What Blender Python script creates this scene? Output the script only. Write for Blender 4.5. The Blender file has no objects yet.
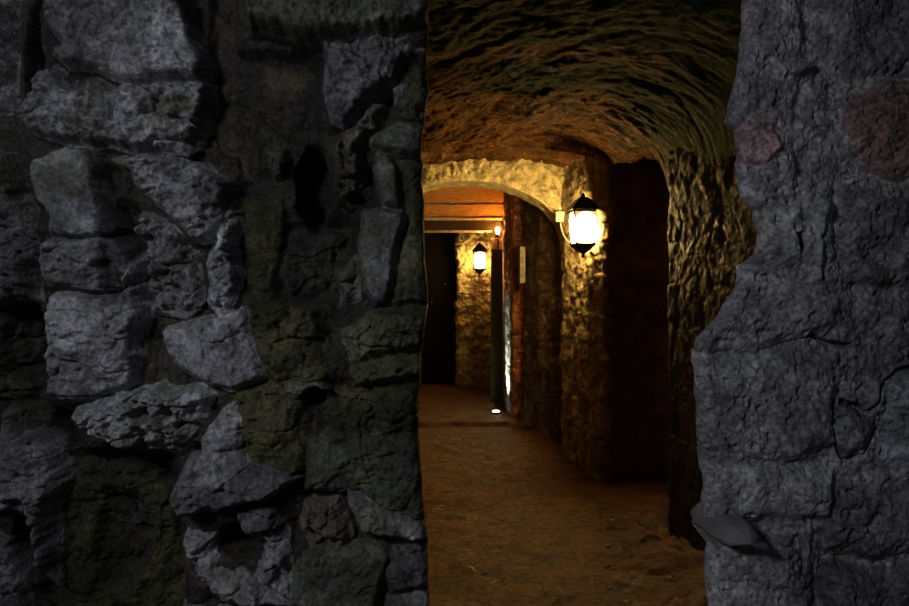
import bpy, bmesh, math, random
import numpy as np
from mathutils import Vector, Matrix

C = bpy.context.scene.collection
SC = bpy.context.scene
F = 700.0            # focal length in pixels
HZ = 285.0           # horizon row
EYE = 1.4

# ------------------------------------------------------------------ camera
cam = bpy.data.cameras.new('camera')
cam.sensor_width = 36.0
cam.lens = 36.0 * F / 909.0
cam.shift_y = -(303.0 - HZ) / 909.0
cam.clip_start = 0.02
camo = bpy.data.objects.new('camera', cam)
camo.location = (0, 0, EYE)
camo.rotation_euler = (math.radians(90), 0, 0)
C.objects.link(camo)
SC.camera = camo

# ------------------------------------------------------------------ world, area light, exposure
w = bpy.data.worlds.new('world')
SC.world = w
w.use_nodes = True
w.node_tree.nodes['Background'].inputs[0].default_value = (0.66, 0.70, 0.8, 1)
w.node_tree.nodes['Background'].inputs[1].default_value = 0.030

def area(name, loc, target, size, power, col):
    l = bpy.data.lights.new(name, 'AREA')
    l.shape = 'RECTANGLE'; l.size = size[0]; l.size_y = size[1]
    l.energy = power; l.color = col
    o = bpy.data.objects.new(name, l)
    o.location = loc
    o.rotation_euler = (Vector(target) - Vector(loc)).to_track_quat('-Z', 'Y').to_euler()
    C.objects.link(o)
    return o
# daylight from an unseen opening behind the camera
area('rear_daylight', (-1.15, -0.35, 2.20), (-0.05, 1.75, 1.20), (0.35, 0.35), 15.5, (0.93, 0.935, 1.0))

SC.view_settings.view_transform = 'Standard'
SC.view_settings.look = 'None'
SC.view_settings.gamma = 1.0
SC.view_settings.use_curve_mapping = False
SC.view_settings.exposure = 0.0

# ------------------------------------------------------------------ numeric noise
def _hash(i, j, seed):
    h = (i.astype(np.int64) * 374761393 + j.astype(np.int64) * 668265263 + seed * 1442695041) & 0xffffffff
    h = ((h ^ (h >> 13)) * 1274126177) & 0xffffffff
    h = (h ^ (h >> 16)) & 0xffffffff
    h = (h * 2246822519) & 0xffffffff
    return ((h ^ (h >> 15)) & 0xffffff) / float(0xffffff)

def vnoise(x, y, seed):
    i = np.floor(x); j = np.floor(y)
    fx = x - i; fy = y - j
    i = i.astype(np.int64); j = j.astype(np.int64)
    u = fx * fx * fx * (fx * (fx * 6 - 15) + 10); v = fy * fy * fy * (fy * (fy * 6 - 15) + 10)
    a = _hash(i, j, seed); b = _hash(i + 1, j, seed); c = _hash(i, j + 1, seed); d = _hash(i + 1, j + 1, seed)
    return (a * (1 - u) + b * u) * (1 - v) + (c * (1 - u) + d * u) * v * 1.0

def fbm(x, y, seed, octv=4, gain=0.5):
    s = 0.0; a = 1.0; t = 0.0; f = 1.0
    for k in range(octv):
        s = s + a * (vnoise(x * f, y * f, seed + 17 * k) - 0.5)
        t += a; a *= gain; f *= 2.03
    return s / t * 2.0          # about -1..1

def facets(x, y, seed, slope=0.5, k=0.55, off=0.25):
    """continuous broken-stone relief in cell units: the upper hull of tilted planes"""
    i0 = np.floor(x).astype(np.int64); j0 = np.floor(y).astype(np.int64)
    best = np.full(x.shape, -9.0)
    for di in (-1, 0, 1):
        for dj in (-1, 0, 1):
            i = i0 + di; j = j0 + dj
            cx = i + _hash(i, j, seed); cy = j + _hash(i, j, seed + 1)
            gx = (_hash(i, j, seed + 2) - 0.5) * 2 * slope; gy = (_hash(i, j, seed + 3) - 0.5) * 2 * slope
            o = (_hash(i, j, seed + 4) - 0.5) * 2 * off
            dx = x - cx; dy = y - cy
            h = o + gx * dx + gy * dy - k * (dx * dx + dy * dy)
            best = np.maximum(best, h)
    return best

def cells(x, y, seed):
    """distance to the nearest joint between cells, and a random value per cell"""
    i0 = np.floor(x).astype(np.int64); j0 = np.floor(y).astype(np.int64)
    f1 = np.full(x.shape, 9.0); f2 = np.full(x.shape, 9.0); idv = np.zeros(x.shape)
    for di in (-1, 0, 1):
        for dj in (-1, 0, 1):
            i = i0 + di; j = j0 + dj
            cx = i + 0.15 + 0.7 * _hash(i, j, seed); cy = j + 0.15 + 0.7 * _hash(i, j, seed + 1)
            d = np.hypot(x - cx, y - cy)
            m = d < f1
            f2 = np.where(m, f1, np.minimum(f2, d))
            idv = np.where(m, _hash(i, j, seed + 5), idv)
            f1 = np.where(m, d, f1)
    return f2 - f1, idv

def sstep(a, b, x):
    t = np.clip((x - a) / (b - a), 0, 1)
    return t * t * (3 - 2 * t)

# ------------------------------------------------------------------ mesh helpers
def link(name, me, mat, parent=None, smooth=True):
    o = bpy.data.objects.new(name, me)
    C.objects.link(o)
    if mat: me.materials.append(mat)
    if smooth:
        me.polygons.foreach_set('use_smooth', [True] * len(me.polygons))
    if parent: o.parent = parent
    return o

def grid_mesh(name, P, mat, col=None, parent=None, smooth=True, flip=False):
    """P is an array rows x columns x 3"""
    r, c = P.shape[:2]
    idx = np.arange(r * c).reshape(r, c)
    q = np.stack([idx[:-1, :-1], idx[:-1, 1:], idx[1:, 1:], idx[1:, :-1]], -1).reshape(-1, 4)
    if flip: q = q[:, ::-1]
    me = bpy.data.meshes.new(name)
    me.vertices.add(r * c)
    me.vertices.foreach_set('co', P.reshape(-1).astype(np.float32))
    me.loops.add(q.size); me.loops.foreach_set('vertex_index', q.reshape(-1).astype(np.int32))
    n = len(q)
    me.polygons.add(n)
    me.polygons.foreach_set('loop_start', np.arange(0, 4 * n, 4, dtype=np.int32))
    me.polygons.foreach_set('loop_total', np.full(n, 4, dtype=np.int32))
    me.update(calc_edges=True)
    if col is not None:
        a = me.color_attributes.new('tone', 'FLOAT_COLOR', 'POINT')
        cc = np.ones((r * c, 4), np.float32); cc[:, :3] = col.reshape(-1, 3)
        a.data.foreach_set('color', cc.reshape(-1))
    me.validate()
    return link(name, me, mat, parent, smooth)

def structure(o):
    o['kind'] = 'structure'
    return o

def thing(name, label, cat, loc=(0, 0, 0), rotz=0.0, group=None):
    o = bpy.data.objects.new(name, None)
    o.empty_display_size = 0.05
    C.objects.link(o)
    o.location = loc; o.rotation_euler = (0, 0, rotz)
    o['label'] = label; o['category'] = cat
    if group: o['group'] = group
    return o

def tag(o, label, cat, group=None):
    o['label'] = label; o['category'] = cat
    if group: o['group'] = group
    return o

def bm_obj(name, bm, mat, parent=None, smooth=False, bevel=0.0):
    if bevel > 0:
        bmesh.ops.bevel(bm, geom=list(bm.edges), offset=bevel, segments=2, affect='EDGES', clamp_overlap=True)
    bmesh.ops.recalc_face_normals(bm, faces=bm.faces)
    me = bpy.data.meshes.new(name); bm.to_mesh(me); bm.free()
    return link(name, me, mat, parent, smooth)

def add_box(bm, lo, hi):
    r = bmesh.ops.create_cube(bm, size=1.0)['verts']
    c = [(a + b) / 2 for a, b in zip(lo, hi)]; s = [b - a for a, b in zip(lo, hi)]
    for v in r:
        v.co = Vector((c[0] + v.co.x * s[0], c[1] + v.co.y * s[1], c[2] + v.co.z * s[2]))
    return r

def add_frustum(bm, z0, z1, w0, w1, d0=None, d1=None, cx=0.0, cy=0.0):
    d0 = w0 if d0 is None else d0; d1 = w1 if d1 is None else d1
    a = [bm.verts.new((cx + sx * w0 / 2, cy + sy * d0 / 2, z0)) for sx, sy in ((-1, -1), (1, -1), (1, 1), (-1, 1))]
    b = [bm.verts.new((cx + sx * w1 / 2, cy + sy * d1 / 2, z1)) for sx, sy in ((-1, -1), (1, -1), (1, 1), (-1, 1))]
    bm.faces.new(a[::-1]); bm.faces.new(b)
    for k in range(4): bm.faces.new((a[k], a[(k + 1) % 4], b[(k + 1) % 4], b[k]))

def add_lathe(bm, prof, seg=20, cx=0.0, cy=0.0):
    rings = []
    for r, z in prof:
        rings.append([bm.verts.new((cx + r * math.cos(2 * math.pi * k / seg), cy + r * math.sin(2 * math.pi * k / seg), z)) for k in range(seg)])
    for a, b in zip(rings[:-1], rings[1:]):
        for k in range(seg):
            bm.faces.new((a[k], a[(k + 1) % seg], b[(k + 1) % seg], b[k]))
    bm.faces.new(rings[0][::-1]); bm.faces.new(rings[-1])

def add_tube(bm, pts, r, seg=8):
    pts = [Vector(p) for p in pts]
    rings = []
    for i, p in enumerate(pts):
        t = (pts[min(i + 1, len(pts) - 1)] - pts[max(i - 1, 0)]).normalized()
        up = Vector((0, 0, 1)) if abs(t.z) < 0.9 else Vector((1, 0, 0))
        a = t.cross(up).normalized(); b = t.cross(a)
        rings.append([bm.verts.new(p + r * (math.cos(2 * math.pi * k / seg) * a + math.sin(2 * math.pi * k / seg) * b)) for k in range(seg)])
    for a, b in zip(rings[:-1], rings[1:]):
        for k in range(seg): bm.faces.new((a[k], a[(k + 1) % seg], b[(k + 1) % seg], b[k]))
    bm.faces.new(rings[0][::-1]); bm.faces.new(rings[-1])

def smooth_path(pts, n=6):
    out = []
    for i in range(len(pts) - 1):
        p0 = Vector(pts[max(i - 1, 0)]); p1 = Vector(pts[i]); p2 = Vector(pts[i + 1]); p3 = Vector(pts[min(i + 2, len(pts) - 1)])
        for k in range(n):
            t = k / n
            out.append(0.5 * ((2 * p1) + (-p0 + p2) * t + (2 * p0 - 5 * p1 + 4 * p2 - p3) * t * t + (-p0 + 3 * p1 - 3 * p2 + p3) * t ** 3))
    out.append(Vector(pts[-1]))
    return out

# ------------------------------------------------------------------ materials
def new_mat(name):
    m = bpy.data.materials.new(name); m.use_nodes = True
    nt = m.node_tree
    return m, nt, nt.nodes['Principled BSDF']

def rock_mat(name, c0=None, c1=None, scale=9.0, rough=(0.6, 0.95), bump=0.6, dist=0.006, attr=False, spec=0.3, fine=120.0, mid=38.0):
    m, nt, b = new_mat(name)
    N = nt.nodes.new; L = nt.links.new
    tc = N('ShaderNodeTexCoord')
    n1 = N('ShaderNodeTexNoise'); n1.inputs['Scale'].default_value = scale; n1.inputs['Detail'].default_value = 8; n1.inputs['Roughness'].default_value = 0.65
    L(tc.outputs['Object'], n1.inputs['Vector'])
    if attr:
        at = N('ShaderNodeAttribute'); at.attribute_name = 'tone'
        mr = N('ShaderNodeMapRange'); mr.inputs['From Min'].default_value = 0.3; mr.inputs['From Max'].default_value = 0.7
        mr.inputs['To Min'].default_value = 0.62; mr.inputs['To Max'].default_value = 1.4
        L(n1.outputs['Fac'], mr.inputs['Value'])
        n3 = N('ShaderNodeTexNoise'); n3.inputs['Scale'].default_value = fine * 0.8; n3.inputs['Detail'].default_value = 4
        L(tc.outputs['Object'], n3.inputs['Vector'])
        mr3 = N('ShaderNodeMapRange'); mr3.inputs['From Min'].default_value = 0.3; mr3.inputs['From Max'].default_value = 0.7
        mr3.inputs['To Min'].default_value = 0.5; mr3.inputs['To Max'].default_value = 1.5
        L(n3.outputs['Fac'], mr3.inputs['Value'])
        mu = N('ShaderNodeMath'); mu.operation = 'MULTIPLY'; L(mr.outputs[0], mu.inputs[0]); L(mr3.outputs[0], mu.inputs[1])
        vm = N('ShaderNodeVectorMath'); vm.operation = 'SCALE'
        L(at.outputs['Color'], vm.inputs[0]); L(mu.outputs[0], vm.inputs['Scale'])
        L(vm.outputs[0], b.inputs['Base Color'])
    else:
        cr = N('ShaderNodeValToRGB')
        cr.color_ramp.elements[0].position = 0.33; cr.color_ramp.elements[0].color = (*c0, 1)
        cr.color_ramp.elements[1].position = 0.68; cr.color_ramp.elements[1].color = (*c1, 1)
        L(n1.outputs['Fac'], cr.inputs['Fac']); L(cr.outputs['Color'], b.inputs['Base Color'])
    n2 = N('ShaderNodeTexNoise'); n2.inputs['Scale'].default_value = mid; n2.inputs['Detail'].default_value = 10; n2.inputs['Roughness'].default_value = 0.7
    L(tc.outputs['Object'], n2.inputs['Vector'])
    vo = N('ShaderNodeTexVoronoi'); vo.inputs['Scale'].default_value = fine; L(tc.outputs['Object'], vo.inputs['Vector'])
    ad = N('ShaderNodeMath'); ad.operation = 'MULTIPLY_ADD'; ad.inputs[1].default_value = 0.25
    L(vo.outputs['Distance'], ad.inputs[0]); L(n2.outputs['Fac'], ad.inputs[2])
    bp = N('ShaderNodeBump'); bp.inputs['Strength'].default_value = bump; bp.inputs['Distance'].default_value = dist
    L(ad.outputs[0], bp.inputs['Height']); L(bp.outputs[0], b.inputs['Normal'])
    rr = N('ShaderNodeMapRange'); rr.inputs['From Min'].default_value = 0.35; rr.inputs['From Max'].default_value = 0.65
    rr.inputs['To Min'].default_value = rough[0]; rr.inputs['To Max'].default_value = rough[1]
    L(n2.outputs['Fac'], rr.inputs['Value']); L(rr.outputs[0], b.inputs['Roughness'])
    b.inputs['Specular IOR Level'].default_value = spec
    return m

def plain(name, col, rough=0.6, metal=0.0, grain=None, bump=0.2):
    m, nt, b = new_mat(name)
    N = nt.nodes.new; L = nt.links.new
    tc = N('ShaderNodeTexCoord')
    mp = N('ShaderNodeMapping'); L(tc.outputs['Object'], mp.inputs['Vector'])
    mp.inputs['Scale'].default_value = grain or (1, 1, 1)
    n = N('ShaderNodeTexNoise'); n.inputs['Scale'].default_value = 22; n.inputs['Detail'].default_value = 7
    L(mp.outputs[0], n.inputs['Vector'])
    cr = N('ShaderNodeValToRGB')
    cr.color_ramp.elements[0].position = 0.3; cr.color_ramp.elements[0].color = (*[c * 0.55 for c in col], 1)
    cr.color_ramp.elements[1].position = 0.65; cr.color_ramp.elements[1].color = (*[min(1, c * 1.15) for c in col], 1)
    L(n.outputs['Fac'], cr.inputs['Fac']); L(cr.outputs['Color'], b.inputs['Base Color'])
    bp = N('ShaderNodeBump'); bp.inputs['Strength'].default_value = bump; bp.inputs['Distance'].default_value = 0.003
    L(n.outputs['Fac'], bp.inputs['Height']); L(bp.outputs[0], b.inputs['Normal'])
    b.inputs['Roughness'].default_value = rough; b.inputs['Metallic'].default_value = metal
    if rough > 0.85: b.inputs['Specular IOR Level'].default_value = 0.05
    return m

def emit(name, col, strength, rx=0.0, rz=0.0, edge=0.08, cz=0.0):
    m, nt, b = new_mat(name)
    if rx:      # a bulb behind frosted glass: hottest at the middle of the pane
        N = nt.nodes.new; L = nt.links.new
        tc = N('ShaderNodeTexCoord'); mp = N('ShaderNodeMapping'); mp.inputs['Scale'].default_value = (1 / rx, 1 / rx, 1 / rz); mp.inputs['Location'].default_value = (0, 0, -cz / rz)
        L(tc.outputs['Object'], mp.inputs['Vector'])
        ln = N('ShaderNodeVectorMath'); ln.operation = 'LENGTH'; L(mp.outputs[0], ln.inputs[0])
        mr = N('ShaderNodeMapRange'); mr.interpolation_type = 'SMOOTHSTEP'
        mr.inputs['From Min'].default_value = 1.02; mr.inputs['From Max'].default_value = 1.50
        mr.inputs['To Min'].default_value = strength; mr.inputs['To Max'].default_value = strength * edge
        L(ln.outputs['Value'], mr.inputs['Value']); L(mr.outputs[0], b.inputs['Emission Strength'])
    b.inputs['Base Color'].default_value = (0.8, 0.75, 0.6, 1)
    b.inputs['Emission Color'].default_value = (*col, 1)
    b.inputs['Emission Strength'].default_value = strength
    b.inputs['Base Color'].default_value = (0.3, 0.25, 0.15, 1)
    b.inputs['Roughness'].default_value = 0.4
    return m

M_rubble = rock_mat('rubble_stone', attr=True, bump=1.0, dist=0.007, rough=(0.55, 0.95), spec=0.35, scale=14)
M_plaster = rock_mat('limewashed_rubble', attr=True, bump=0.55, dist=0.004, rough=(0.6, 0.95), spec=0.3, scale=12)
M_vault = rock_mat('slaty_vault_stone', attr=True, scale=6, bump=0.9, dist=0.008, rough=(0.7, 1.0), spec=0.06, fine=60, mid=22)
M_arch = rock_mat('lime_mortar', (0.28, 0.22, 0.10), (0.88, 0.76, 0.44), scale=13, bump=1.0, dist=0.012, spec=0.3, fine=50)
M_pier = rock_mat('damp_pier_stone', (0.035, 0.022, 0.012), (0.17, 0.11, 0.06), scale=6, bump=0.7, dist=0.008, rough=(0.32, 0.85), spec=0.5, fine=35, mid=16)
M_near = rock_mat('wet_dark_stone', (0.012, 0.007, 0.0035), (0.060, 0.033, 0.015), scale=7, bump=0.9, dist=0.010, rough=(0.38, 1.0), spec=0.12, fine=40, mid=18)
M_pillar = rock_mat('rough_pillar_stone', (0.12, 0.09, 0.045), (0.50, 0.40, 0.22), scale=8, bump=0.9, dist=0.008, spec=0.35, fine=45)
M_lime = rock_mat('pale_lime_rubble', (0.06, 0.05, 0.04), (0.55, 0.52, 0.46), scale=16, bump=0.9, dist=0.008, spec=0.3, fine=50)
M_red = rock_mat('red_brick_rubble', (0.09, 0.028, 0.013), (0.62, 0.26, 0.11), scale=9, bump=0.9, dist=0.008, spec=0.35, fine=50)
M_dark = rock_mat('dark_stone', (0.10, 0.06, 0.028), (0.34, 0.20, 0.09), scale=6, bump=0.6, dist=0.006, spec=0.3)
M_floor = rock_mat('damp_earth_floor', (0.018, 0.006, 0.002), (0.165, 0.057, 0.017), scale=6, bump=1.0, dist=0.010, rough=(0.32, 0.85), spec=0.5, fine=90, mid=30)
M_iron = plain('black_iron', (0.03, 0.028, 0.025), 0.5, 0.6)
M_plank = plain('orange_timber', (0.85, 0.46, 0.16), 0.6, grain=(0.6, 6, 6), bump=0.4)
M_fascia = plain('dark_painted_board', (0.035, 0.02, 0.01), 0.6, grain=(0.5, 5, 5))
M_steel = plain('pale_trim', (0.75, 0.70, 0.6), 0.4)
M_post = plain('grey_green_paint', (0.13, 0.14, 0.09), 0.6, grain=(5, 5, 0.6))
M_white = plain('off_white_plastic', (0.75, 0.68, 0.52), 0.45, bump=0.05)
M_door = plain('black_painted_door', (0.006, 0.005, 0.005), 0.9, grain=(6, 6, 0.5))
M_straw = plain('straw', (0.95, 0.75, 0.45), 0.35)
M_pebble = rock_mat('floor_pebble', (0.12, 0.08, 0.05), (0.38, 0.28, 0.18), scale=25, spec=0.5)
E_lantern = emit('lantern_glass_lit', (1.0, 0.64, 0.20), 225.0, .085, .110, .004)
E_far = emit('far_lantern_glass_lit', (1.0, 0.64, 0.18), 85.0, .095, .105, .007)
E_bulb = emit('amber_bulb_lit', (1.0, 0.62, 0.22), 560.0)
def amber_shade():
    m = bpy.data.materials.new('amber_glass'); m.use_nodes = True; nt = m.node_tree; nt.nodes.clear()
    N = nt.nodes.new
    o = N('ShaderNodeOutputMaterial'); a = N('ShaderNodeBsdfTransparent'); a.inputs[0].default_value = (1.0, 0.62, 0.22, 1)
    e = N('ShaderNodeEmission'); e.inputs[0].default_value = (1.0, 0.33, 0.05, 1); e.inputs[1].default_value = 0.9
    x = N('ShaderNodeMixShader'); x.inputs[0].default_value = 0.55
    nt.links.new(a.outputs[0], x.inputs[1]); nt.links.new(e.outputs[0], x.inputs[2]); nt.links.new(x.outputs[0], o.inputs[0])
    return m
E_amber = amber_shade()
E_up = emit('uplight_lens_lit', (0.85, 1.0, 0.75), 6.0)

# ------------------------------------------------------------------ foreground masonry from traced stones
def poly_sdf(px, py, poly):
    """signed distance, positive inside"""
    n = len(poly); d = np.full(px.shape, 1e9); inside = np.zeros(px.shape, bool)
    for i in range(n):
        ax, ay = poly[i]; bx, by = poly[(i + 1) % n]
        ex, ey = bx - ax, by - ay
        wx, wy = px - ax, py - ay
        t = np.clip((wx * ex + wy * ey) / (ex * ex + ey * ey + 1e-12), 0, 1)
        d = np.minimum(d, (wx - t * ex) ** 2 + (wy - t * ey) ** 2)
        c = ((ay > py) != (by > py)) & (px < (bx - ax) * (py - ay) / (by - ay + 1e-12) + ax)
        inside ^= c
    d = np.sqrt(d)
    return np.where(inside, d, -d)

GREY = (0.235, 0.237, 0.255); PALE = (0.31, 0.315, 0.35); DIM = (0.15, 0.15, 0.155); BRN = (0.034, 0.029, 0.024)
MOSS = (0.072, 0.073, 0.033); MOSS_SHADE = (0.040, 0.040, 0.018); GGR = (0.13, 0.14, 0.115); OLV = (0.075, 0.076, 0.042); BLK = (0.02, 0.018, 0.016)  # the darker moss tone also has weak light painted in
RED = (0.16, 0.10, 0.09); TAN = (0.19, 0.17, 0.14)
# outline in the face of the wall, height out of the mortar (m), tone, roughness of the break, lean x, lean z
LEFT = [  # stones toward the opening get darker tones, imitating the light's falloff
 ([(45,-70),(170,-70),(185,20),(196,60),(190,77),(150,74),(112,78),(92,72),(62,66),(50,50),(58,40),(45,20)], .17, GREY, 1.0, .10, .05),
 ([(28,75),(55,64),(64,80),(110,82),(203,80),(206,100),(198,130),(182,150),(140,152),(60,147),(34,132),(20,115)], .135, GREY, 1.5, .0, .10),
 ([(29,156),(60,149),(86,152),(96,180),(102,205),(108,225),(102,236),(76,238),(50,236),(44,215),(30,200),(26,175)], .155, PALE, .25, -.05, .05),
 ([(38,240),(78,238),(108,234),(124,246),(134,275),(130,284),(90,290),(48,290),(38,268)], .16, GREY, 1.1, .0, .15),
 ([(48,292),(92,290),(136,282),(142,320),(136,352),(134,386),(98,400),(62,404),(50,395),(46,330)], .165, GREY, .8, .05, .02),
 ([(-30,142),(14,150),(22,190),(45,232),(38,268),(42,300),(22,304),(-30,300)], .10, DIM, 1.8, .0, .1),
 ([(110,160),(140,152),(196,156),(229,182),(228,202),(212,240),(195,238),(160,210),(130,185)], .14, GREY, 1.6, .0, .2),
 ([(222,207),(233,208),(238,240),(234,280),(226,322),(208,300),(205,262),(214,238)], .135, PALE, 1.7, -.05, .1),
 ([(140,212),(178,226),(198,252),(206,300),(192,318),(160,310),(152,262),(136,238)], .085, DIM, 1.7, .0, .1),
 ([(94,176),(134,196),(150,262),(158,318),(140,324),(138,280),(110,224)], .03, BRN, .8, .1, 0),
 ([(100,322),(150,322),(162,340),(160,372),(140,384),(138,350)], .09, MOSS, .9, 0, .2),
 ([(165,332),(192,322),(228,312),(238,306),(250,335),(266,378),(235,386),(196,376),(170,352)], .145, GREY, .7, .1, .25),
 ([(247,312),(280,302),(318,310),(326,345),(325,378),(290,392),(268,380),(254,345)], .13, MOSS, .9, .0, .05),
 ([(72,408),(110,397),(160,386),(206,384),(214,395),(204,424),(176,446),(134,450),(98,440),(84,428)], .155, PALE, 1.9, .0, .12),
 ([(200,440),(232,400),(240,392),(242,450),(256,470),(298,480),(280,492),(245,504),(182,520),(166,502),(180,470)], .165, GREY, .7, -.05, .20),
 ([(240,388),(268,384),(302,392),(312,402),(302,430),(301,470),(290,484),(258,468),(244,450)], .14, MOSS, .8, .1, .05),
 ([(286,380),(318,384),(324,392),(300,400),(284,396)], .15, GGR, .6, 0, .2),
 ([(-30,446),(0,442),(30,432),(54,450),(58,482),(46,520),(50,592),(36,562),(24,520),(-30,512)], .125, GREY, 1.5, .0, .1),
 ([(0,412),(12,416),(19,436),(8,448),(0,440)], .10, GREY, .6, 0, 0),
 ([(-30,530),(20,535),(28,600),(20,700),(-30,700)], .07, DIM, 1.5, 0, 0),
 ([(60,452),(165,458),(178,520),(186,560),(176,700),(60,700),(54,500)], .045, MOSS_SHADE, 1.0, .0, .1),
 ([(182,538),(214,536),(212,570),(240,574),(290,602),(262,606),(220,600),(192,578)], .125, GREY, .9, .1, .2),
 ([(232,510),(276,505),(287,558),(300,582),(290,596),(258,578),(262,545),(240,530)], .125, GREY, 1.4, .0, .1),
 ([(176,604),(240,606),(280,612),(276,700),(176,700)], .12, GREY, 1.2, 0, .3),
 ([(288,578),(300,556),(316,547),(384,549),(390,562),(378,606),(372,700),(276,700)], .16, GGR, .5, .0, .12),
 ([(344,488),(352,494),(376,506),(430,528),(436,546),(396,540),(362,532),(350,510)], .155, GREY, .5, .0, .25),
 ([(306,498),(340,492),(352,530),(345,540),(310,540),(298,522)], .10, TAN, 1.6, -.1, .1),
 ([(388,552),(424,546),(436,566),(434,590),(392,594),(384,574)], .135, DIM, .7, .0, .1),
 ([(386,598),(440,594),(440,700),(380,700)], .13, PALE, 1.0, 0, 0),
 ([(302,440),(345,426),(440,430),(440,520),(402,520),(362,494),(308,486)], .125, (.075,.082,.058), .7, .0, .22),
 ([(330,388),(440,382),(440,428),(392,436),(338,436),(324,412)], .095, MOSS_SHADE, 1.1, .0, .1),
 ([(345,334),(378,312),(440,308),(440,342),(420,348),(376,352),(346,358)], .125, (.095,.098,.06), 1.1, .0, .1),
 ([(346,362),(376,356),(440,350),(440,378),(372,380),(350,384)], .12, (.07,.075,.035), 1.0, .0, .1),
 ([(376,152),(390,154),(398,168),(398,204),(384,206),(378,196),(372,172)], .125, GGR, .4, .0, .1),
 ([(362,212),(398,208),(400,224),(392,262),(383,304),(372,306),(360,290),(358,250)], .145, (.165,.172,.182), .15, -.08, 0),
 ([(403,160),(440,158),(440,304),(388,306),(396,264),(405,222)], .105, OLV, .5, .25, 0),
 ([(222,-70),(440,-70),(440,0),(418,16),(392,30),(356,34),(320,36),(288,33),(246,20)], .19, GGR, .9, .0, .35),
 ([(324,40),(358,36),(398,30),(426,14),(440,20),(440,52),(406,60),(398,80),(381,92),(372,98),(360,102),(340,122),(330,120),(320,92)], .13, (.15,.15,.165), 1.2, .05, .05),
 ([(345,126),(374,100),(386,108),(362,158),(366,200),(350,208),(338,196),(336,152)], .10, (.12,.11,.095), 1.8, .0, .1),
 ([(366,136),(400,118),(440,124),(440,154),(382,150),(368,146)], .125, (.14,.15,.12), .4, .0, .3),
 ([(398,62),(440,60),(440,118),(402,114)], .08, OLV, 1.0, .1, .1),
 ([(392,86),(408,84),(410,98),(396,99)], .11, GREY, .3, 0, 0),
 ([(196,-70),(222,-70),(246,24),(316,40),(316,110),(300,138),(252,110),(210,96),(204,60)], .03, BRN, .35, .1, .1),
 ([(208,102),(252,112),(292,142),(284,168),(244,182),(232,176),(210,142)], .04, BRN, .5, .1, .1),
 ([(262,148),(290,144),(290,176),(274,180)], .075, DIM, 1.7, 0, 0),
 ([(242,200),(286,192),(282,240),(272,292),(246,290),(240,262)], .07, MOSS_SHADE, .3, .25, 0),
 ([(286,234),(330,228),(352,230),(338,256),(336,300),(290,300)], .03, BLK, .9, 0, 0),
 ([(336,268),(356,258),(356,300),(342,302)], .09, DIM, 1.0, 0, 0),
 ([(-30,-70),(14,-70),(16,60),(10,112),(-30,128)], .05, DIM, 1.6, 0, 0),
 ([(-30,312),(38,312),(42,398),(16,402),(-30,402)], .03, BRN, 1.2, 0, 0),
 ([(18,408),(52,406),(60,440),(34,430)], .03, BLK, 1.0, 0, 0),
]
RIGHT = [
 ([(690,-70),(800,-70),(806,40),(798,120),(800,200),(780,214),(700,214)], .075, (0.286,0.286,0.312), .55, .05, .0),
 ([(770,76),(792,64),(818,56),(816,72),(790,78)], .09, (0.156,0.156,0.176), .2, 0, 0),
 ([(806,-70),(960,-70),(960,72),(850,76),(812,60)], .055, (.14,.14,.148), 1.0, 0, 0),
 ([(862,88),(884,76),(960,80),(960,170),(900,182),(868,172),(848,146),(846,112)], .06, (0.156,0.111,0.111), .9, 0, 0),
 ([(700,118),(780,118),(786,150),(770,170),(700,172)], .095, (0.325,0.247,0.260), .7, 0, 0),
 ([(776,206),(806,204),(804,262),(784,262)], .085, (0.260,0.273,0.280), .3, 0, 0),
 ([(818,190),(832,196),(828,284),(812,284)], .085, (0.221,0.227,0.234), .4, 0, 0),
 ([(836,184),(960,184),(960,290),(840,292)], .05, (.14,.14,.148), 1.2, 0, 0),
 ([(680,268),(760,262),(842,296),(846,330),(760,346),(680,350)], .085, (.30,.30,.32), .6, .0, .1),
 ([(720,352),(800,348),(840,352),(834,440),(800,460),(680,450),(680,352)], .08, (0.273,0.276,0.293), .7, .0, .05),
 ([(838,398),(862,408),(878,430),(868,452),(846,462),(838,440)], .075, (0.143,0.146,0.156), .7, 0, 0),
 ([(886,380),(960,372),(960,470),(884,468)], .06, (0.208,0.221,0.247), 1.0, 0, 0),
 ([(680,456),(800,466),(840,470),(830,520),(680,520)], .08, (0.286,0.289,0.305), .5, 0, .1),
 ([(680,536),(800,530),(812,610),(800,700),(680,700)], .085, (0.312,0.312,0.332), .5, 0, 0),
 ([(814,474),(960,476),(960,560),(820,556)], .06, (.14,.14,.148), .9, 0, 0),
 ([(820,564),(960,566),(960,700),(816,700)], .06, (.14,.14,.148), .9, 0, 0),
]
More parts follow.
